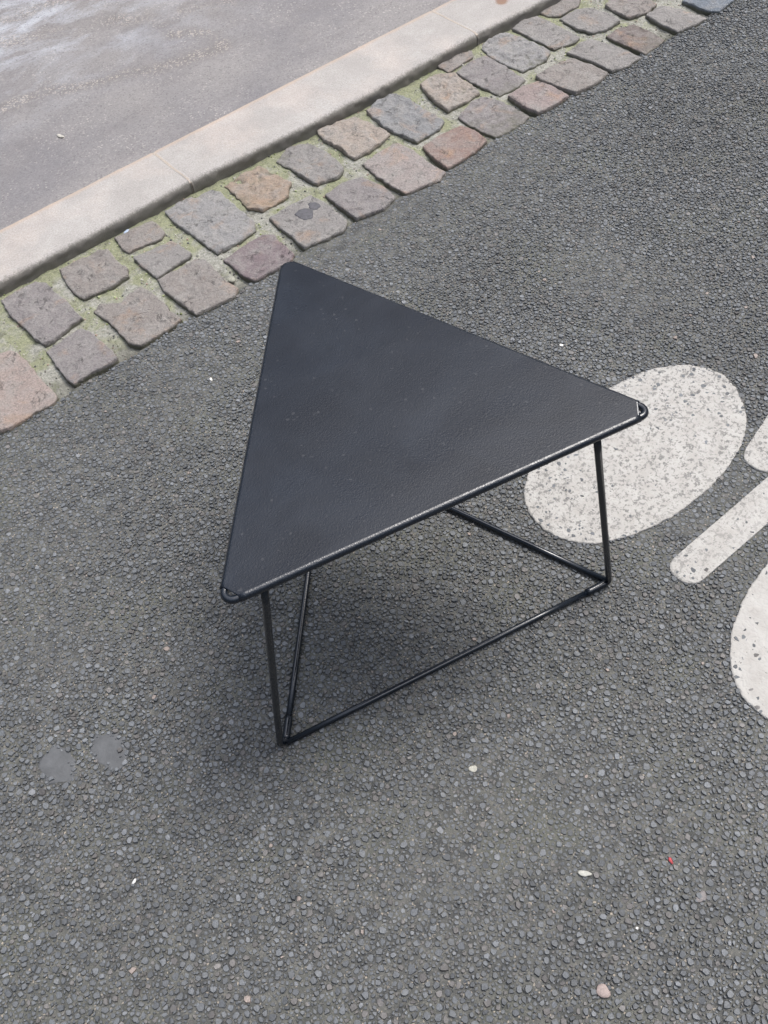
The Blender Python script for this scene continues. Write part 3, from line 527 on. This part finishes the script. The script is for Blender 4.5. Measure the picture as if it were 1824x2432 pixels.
for L, wd in zip(LINES, (0.040, 0.055, 0.05)):
    dd = np.full(len(co), 9.0)
    for (x1, y1), (x2, y2) in zip(L, L[1:]):
        t = np.clip(((wx-x1)*(x2-x1)+(wy-y1)*(y2-y1))/((x2-x1)**2+(y2-y1)**2), 0, 1); dd = np.minimum(dd, np.hypot(wx-x1-t*(x2-x1), wy-y1-t*(y2-y1)))
    g = np.maximum(g, np.clip(1.25-dd/wd, 0, 1)*np.clip(0.9+1.2*vn(co[:, 0], co[:, 1], 0.07, 83), 0, 1))
pv.data.attributes.new('grit', 'FLOAT', 'POINT').data.foreach_set('value', g.astype(np.float32))
pv["kind"] = "structure"; pv["label"] = "mauve grey asphalt pavement with pale stains behind the kerb"
pf = mesh_py("pavement", [(-30, 2.14, 0.029), (30, 2.14, 0.029), (30, 12, 0.029), (-30, 12, 0.029)], [(0, 1, 2, 3)], PAVE); pf["kind"] = "structure"; pf["label"] = "pavement asphalt farther from the kerb"

# ---------------------------------------------------------------- the table
def tube(pts, r, n=16, closed=False, cap=True):
    P = [Vector(p) for p in pts]; V = []; F = []; m = len(P)
    tang = []
    for i in range(m):
        a = P[(i-1) % m] if (closed or i > 0) else P[i]; b = P[(i+1) % m] if (closed or i < m-1) else P[i]
        tang.append((b-a).normalized())
    nrm = tang[0].orthogonal().normalized(); fr = []
    for i in range(m):
        if i: nrm = (nrm-tang[i]*nrm.dot(tang[i])).normalized()
        fr.append((nrm.copy(), tang[i].cross(nrm)))
    if closed:                                            # keep frames flat so that the ends match
        fr = [(Vector((0, 0, 1)), t.cross(Vector((0, 0, 1)))) for t in tang]
    for i in range(m):
        for k in range(n):
            a = 2*math.pi*k/n; V.append(P[i]+(fr[i][0]*math.cos(a)+fr[i][1]*math.sin(a))*r)
    for i in range(m if closed else m-1):
        j = (i+1) % m
        for k in range(n): F.append((i*n+k, j*n+k, j*n+(k+1) % n, i*n+(k+1) % n))
    if not closed and cap: F += [tuple(range(n)), tuple(range((m-1)*n+n-1, (m-1)*n-1, -1))]
    return [tuple(v) for v in V], F
HT = 0.4551
T = [Vector((*p, 0)) for p in DATA['T']]                  # corners A (far), B (right), C (near), counted clockwise
FT = [Vector((*p, 0)) for p in DATA['B']]
cen = (T[0]+T[1]+T[2])/3
T[1] = T[1]+(cen-T[1]).normalized()*0.005; T[2] = T[2]+(cen-T[2]).normalized()*0.001
FT = [p+(p-cen).normalized()*o for p, o in zip(FT, (0.003, 0.002, 0.003))]
table = empty("side_table", (cen.x, cen.y, 0))
tag(table, "low black metal side table with a triangular top and thin wire legs on the asphalt", "table")
TR, TZ = 0.0055, HT-0.0065
path = []
for i in range(3):
    p = T[i]; a = (T[i-1]-p).normalized(); b = (T[(i+1) % 3]-p).normalized(); rc = 0.011
    bis = (a+b).normalized(); half = math.acos(max(-1, min(1, a.dot(b))))/2
    c = p+bis*(rc/math.sin(half)); s = p+a*(rc/math.tan(half))-c; e = p+b*(rc/math.tan(half))-c
    a0 = math.atan2(s.y, s.x); a1 = math.atan2(e.y, e.x); da = (a1-a0+math.pi) % (2*math.pi)-math.pi
    for k in range(17): t = a0+da*k/16; path.append((c.x+rc*math.cos(t), c.y+rc*math.sin(t), TZ))
V, F = tube(path, TR, 18, closed=True); mesh_py("rim", V, F, BLK, table)
# top sheet: flat face, three edges rolled down round the rim, corners cut off straight
def topsheet():
    cut = [0.016, 0.022, 0.022]; RR = TR+0.0010; V = []; F = []
    segs = []
    for i in range(3):
        j = (i+1) % 3; d = (T[j]-T[i]).normalized(); out = Vector((d.y, -d.x, 0))
        if out.dot(T[i]-cen) < 0: out = -out
        segs.append((T[i]+d*cut[i], T[j]-d*cut[j], out))
    # flat face with a grid-free hexagon plus rolled strips that share its edge
    hexa = []; NS = 60
    for i, (p, q, o) in enumerate(segs):
        rows = []
        for s in range(NS+1):
            b = p.lerp(q, s/NS); row = []
            for k in range(11):
                a = math.radians(90-165*k/10); row.append(len(V)); V.append((b.x+o.x*RR*math.cos(a), b.y+o.y*RR*math.cos(a), TZ+RR*math.sin(a)+0.00012*math.sin(s*0.9+i)*(k > 2)))
            rows.append(row)
        for s in range(NS):
            for k in range(10): F.append((rows[s][k], rows[s+1][k], rows[s+1][k+1], rows[s][k+1]))
        hexa += [r[0] for r in rows]
    c0 = len(V); V.append((cen.x, cen.y, TZ+RR)); m = len(hexa)
    rings = [hexa]
    for f_ in (0.996, 0.75, 0.5, 0.25):
        rg = []
        for h in hexa: v = V[h]; rg.append(len(V)); V.append((cen.x+(v[0]-cen.x)*f_, cen.y+(v[1]-cen.y)*f_, TZ+RR+0.0004*(1-f_)*0))
        rings.append(rg)
    for a, b in zip(rings, rings[1:]):
        for s in range(m): F.append((a[s], a[(s+1) % m], b[(s+1) % m], b[s]))
    for s in range(m): F.append((rings[-1][s], rings[-1][(s+1) % m], c0))
    return V, F
V, F = topsheet(); top = mesh_py("tabletop", V, F, PLATE, table)
ke = NB('rolled_edge_enamel', 0.25, 0.65); ROLL = ke.out((0.0060, 0.0090, 0.0145), ke.bump(ke.noise(420, 3), 0.0007, 0.7), ke.ramp(ke.noise(60, 4), 0.35, 0.65, 0.17, 0.34))
top.data.materials.append(ROLL)
for p_ in top.data.polygons:
    if min(top.data.vertices[v_].co.z for v_ in p_.vertices) < TZ+TR+0.0010-1e-5: p_.material_index = 1      # the rolled edges are worn smooth
import bmesh
bm = bmesh.new(); bm.from_mesh(top.data); bmesh.ops.recalc_face_normals(bm, faces=bm.faces)
if sum(f.normal.z*f.calc_area() for f in bm.faces) < 0: bmesh.ops.reverse_faces(bm, faces=bm.faces)
bm.to_mesh(top.data); bm.free()
md = top.modifiers.new("thick", 'SOLIDIFY'); md.thickness = 0.0009; md.offset = -1
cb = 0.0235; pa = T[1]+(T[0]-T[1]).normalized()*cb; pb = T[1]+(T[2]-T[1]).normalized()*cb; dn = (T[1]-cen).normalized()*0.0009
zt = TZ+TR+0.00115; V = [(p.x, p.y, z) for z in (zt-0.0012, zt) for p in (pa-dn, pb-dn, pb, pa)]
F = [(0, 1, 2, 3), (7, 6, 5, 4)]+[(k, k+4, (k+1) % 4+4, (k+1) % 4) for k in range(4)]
o = mesh_py("worn_edge_highlight", V, F, m_plain('pale_highlight_metal', (0.55, 0.54, 0.52), 900, 0.35, 0.5), top, smooth=False)  # worn cut edge at corner B, its seam highlight put in as pale colour
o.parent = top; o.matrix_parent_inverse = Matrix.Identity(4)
# legs: each rod drops from the rim, bends at the foot and runs into a short sleeve along the next base rod
Z0 = 0.0072; LR = 0.0054
def on(a, b, dist): return a+(b-a).normalized()*dist
att = [on(T[0], T[2], 0.055), on(T[1], T[2], 0.088), on(T[2], T[1], 0.055)]
to = {0: 1, 1: 2, 2: 0}                                   # foot A points to B, B to C, C to A
for i in range(3):
    q = att[i]+(cen-att[i]).normalized()*0.001; f = FT[i]; d = (FT[to[i]]-f).normalized()
    q = Vector((q.x, q.y, TZ-0.002)); f0 = Vector((f.x, f.y, Z0))
    fo = f0-(FT[to[to[i]]]-FT[i]).normalized()*(0.005, 0.0, 0.009)[i]      # the foot stands beside the rod that comes in from the other side
    up_ = (q-fo).normalized(); r = 0.011; pts = [q]
    for k in range(1, 12): pts.append(q.lerp(fo+up_*r, k/12))
    for k in range(9):
        t = k/8; pts.append((fo+up_*r)*(1-t)**2+(fo*0.75+f0*0.25)*2*t*(1-t)+(f0+d*r)*t*t)
    pts.append(f0+d*0.042)
    V, F = tube(pts, LR, 16); leg = mesh_py("leg", V, F, BLK, table)
    V, F = tube([f0+d*0.007, f0+d*0.012, f0+d*0.040, f0+d*0.046], 0.0066, 16)
    sl_ = mesh_py("sleeve", V, F, BLK, table); sl_.parent = leg; sl_.matrix_parent_inverse = Matrix.Identity(4)
    # base rod of this side, from the next foot back into this sleeve
    e = Vector((FT[to[i]].x, FT[to[i]].y, Z0)); ed = (f0-e).normalized()
    sd_ = to[to[i]]; V, F = tube([f0+d*0.042, f0.lerp(e, 0.25), f0.lerp(e, 0.5), f0.lerp(e, 0.75), e+ed*0.002], 0.0050, 16)
    mesh_py("base_rod", V, F, BLK, table)

# ---------------------------------------------------------------- small loose things
def pebble(name, x, y, zs, r, asp, col, seed, label, cat, flat=0.5, rot=0.0, group=None):
    z0 = zs; V = []; F = []; n1, n2 = 9, 14; rr = random.Random(seed)
    for i in range(1, n1):
        ph = math.pi*i/n1
        for j in range(n2):
            th_ = 2*math.pi*j/n2; k = 1+0.16*math.sin(2*th_+seed)+0.10*math.sin(3*th_+seed*2.1)+rr.uniform(-0.05, 0.05)
            a = r*k*math.sin(ph)*math.cos(th_); b = r*asp*k*math.sin(ph)*math.sin(th_)
            V.append((a*math.cos(rot)-b*math.sin(rot), a*math.sin(rot)+b*math.cos(rot), r*flat*(1+math.cos(ph)*(1+0.1*math.sin(th_*2+seed)))))
    V.append((0, 0, 2*r*flat)); V.append((0, 0, 0)); a, b = len(V)-2, len(V)-1
    for i in range(n1-2):
        for j in range(n2): F.append((i*n2+j, (i+1)*n2+j, (i+1)*n2+(j+1) % n2, i*n2+(j+1) % n2))
    for j in range(n2): F.append((j, (j+1) % n2, a)); F.append(((n1-2)*n2+(j+1) % n2, (n1-2)*n2+j, b))
    o = mesh_py(name, V, F, m_plain(name+'_stone', col, 140, 0.6, 0.22), None)
    o.location = (x, y, z0); tag(o, label, cat, group); return o
pebble("pebble", 0.3085, 0.066, 0.001, 0.0082, 1.25, (0.27, 0.215, 0.195), 1, "flat pinkish pebble on the asphalt, largest of the loose stones", "pebble", 0.25, 0.9)
pebble("paper_scrap", 0.3933, 0.4078, 0.0015, 0.0065, 0.9, (0.36, 0.35, 0.30), 4, "small cream crumpled scrap lying on the asphalt below the base rod", "scrap", 0.16, 0.4)
pebble("cigarette_scrap", 0.404, 0.1874, 0.0015, 0.0100, 0.42, (0.36, 0.355, 0.315), 6, "beige elongated scrap lying on the asphalt below the white marking", "scrap", 0.15, -1.0)
pebble("plastic_fragment", 0.5095, 0.1182, 0.001, 0.0046, 0.6, (0.40, 0.06, 0.065), 8, "tiny bright red fragment on the asphalt", "fragment", 0.3, 1.2)
pebble("pebble", -0.0972, 0.617, 0.0012, 0.0042, 0.6, (0.66, 0.65, 0.62), 9, "tiny white pebble on the asphalt to the lower left of the table foot", "pebble", 0.35, 0.6)
pebble("pebble", 0.1268, 0.0481, 0.0012, 0.0036, 1.1, (0.40, 0.33, 0.25), 12, "tiny tan round pebble at the bottom of the asphalt", "pebble", 0.45, 0.6)
pebble("pebble", 1.405, 1.955, 0.003, 0.0088, 0.8, (0.20, 0.21, 0.22), 14, "dark grey pebble lodged in the moss against the kerb", "pebble", 0.4, 0.3)
pebble("glass_chip", 0.7045, 1.955, 0.003, 0.0085, 0.7, (0.36, 0.43, 0.53), 15, "pale blue chip stuck in the moss against the kerb", "chip", 0.2, 0.5)
pebble("pebble", 0.775, 2.3951, 0.0345, 0.0065, 1.7, (0.42, 0.40, 0.35), 17, "small beige pebble lying on the pavement asphalt behind the kerb", "pebble", 0.3, 0.2)
pebble("pebble", 0.7900, 1.631, -0.006, 0.0105, 0.9, (0.27, 0.265, 0.215), 18, "rounded grey-green pebble in the joint beside the maroon sett", "pebble", 0.4, 0.2)
pebble("pebble", 0.5028, 0.0573, 0.0002, 0.0085, 0.8, (0.17, 0.155, 0.15), 21, "flat dark brownish disc-shaped pebble near the right bottom of the asphalt", "pebble", 0.12, 0.2)
def gum(x, y, zs, a, b, seed, label, name="chewing_gum", cat="chewing gum", group="gum stuck to the setts", mat=None):
    n = 26; V = []; F = []
    for ri, (s, z) in enumerate(((1.0, -0.003), (1.0, 0.0004), (0.85, 0.0009), (0.4, 0.0011))):
        for j in range(n):
            t = 2*math.pi*j/n; k = 1+0.07*math.sin(3*t+seed)+0.06*math.sin(5*t+seed*1.7)+0.05*math.sin(8*t+seed)
            V.append((a*s*k*math.cos(t), b*s*k*math.sin(t), z))
    V.append((0, 0, 0.0011))
    for ri in range(3):
        for j in range(n): F.append((ri*n+j, ri*n+(j+1) % n, (ri+1)*n+(j+1) % n, (ri+1)*n+j))
    for j in range(n): F.append((3*n+j, 3*n+(j+1) % n, 4*n))
    if zs is None: V = [(vx_, vy_, vz_+ground_z(x+vx_, y+vy_)) for vx_, vy_, vz_ in V]
    o = mesh_py(name, V, F, mat or GUM, None); o.location = (x, y, zs or 0.0); tag(o, label, cat, group); return o
from mathutils.bvhtree import BVHTree
setts = []
for o_ in list(strip.children):
    if o_.name.startswith("cobblestone"): setts.append(BVHTree.FromPolygons([v.co.copy() for v in o_.data.vertices], [tuple(p.vertices) for p in o_.data.polygons]))
def ground_z(x, y):
    z = 0.0
    for t in setts:
        h = t.ray_cast(Vector((x, y, 0.2)), Vector((0, 0, -1)))
        if h[0] is not None: z = max(z, h[0].z)
    return z
GUM = m_plain('old_gum', (0.085, 0.083, 0.09), 160, 0.7, 0.3)
gum(1.0517, 1.689, None, 0.021, 0.024, 1, "larger dark flattened gum spot on the grey sett, nearer the road")
gum(1.0870, 1.698, None, 0.013, 0.017, 3, "smaller dark flattened gum spot on the grey sett, farther right")
TAR = m_plain('worn_patch', (0.088, 0.091, 0.094), 45, 0.62, 0.22, 0.0006)
gum(-0.095, 0.857, -0.0004, 0.029, 0.038, 5, "smooth blue-grey worn patch in the asphalt, the more rounded left one", "smooth_patch", "asphalt patch", "smooth patches in the asphalt", TAR)
gum(-0.020, 0.822, -0.0004, 0.027, 0.040, 7, "smooth blue-grey worn patch in the asphalt, the right one nearer the table", "smooth_patch", "asphalt patch", "smooth patches in the asphalt", TAR)
print("done")
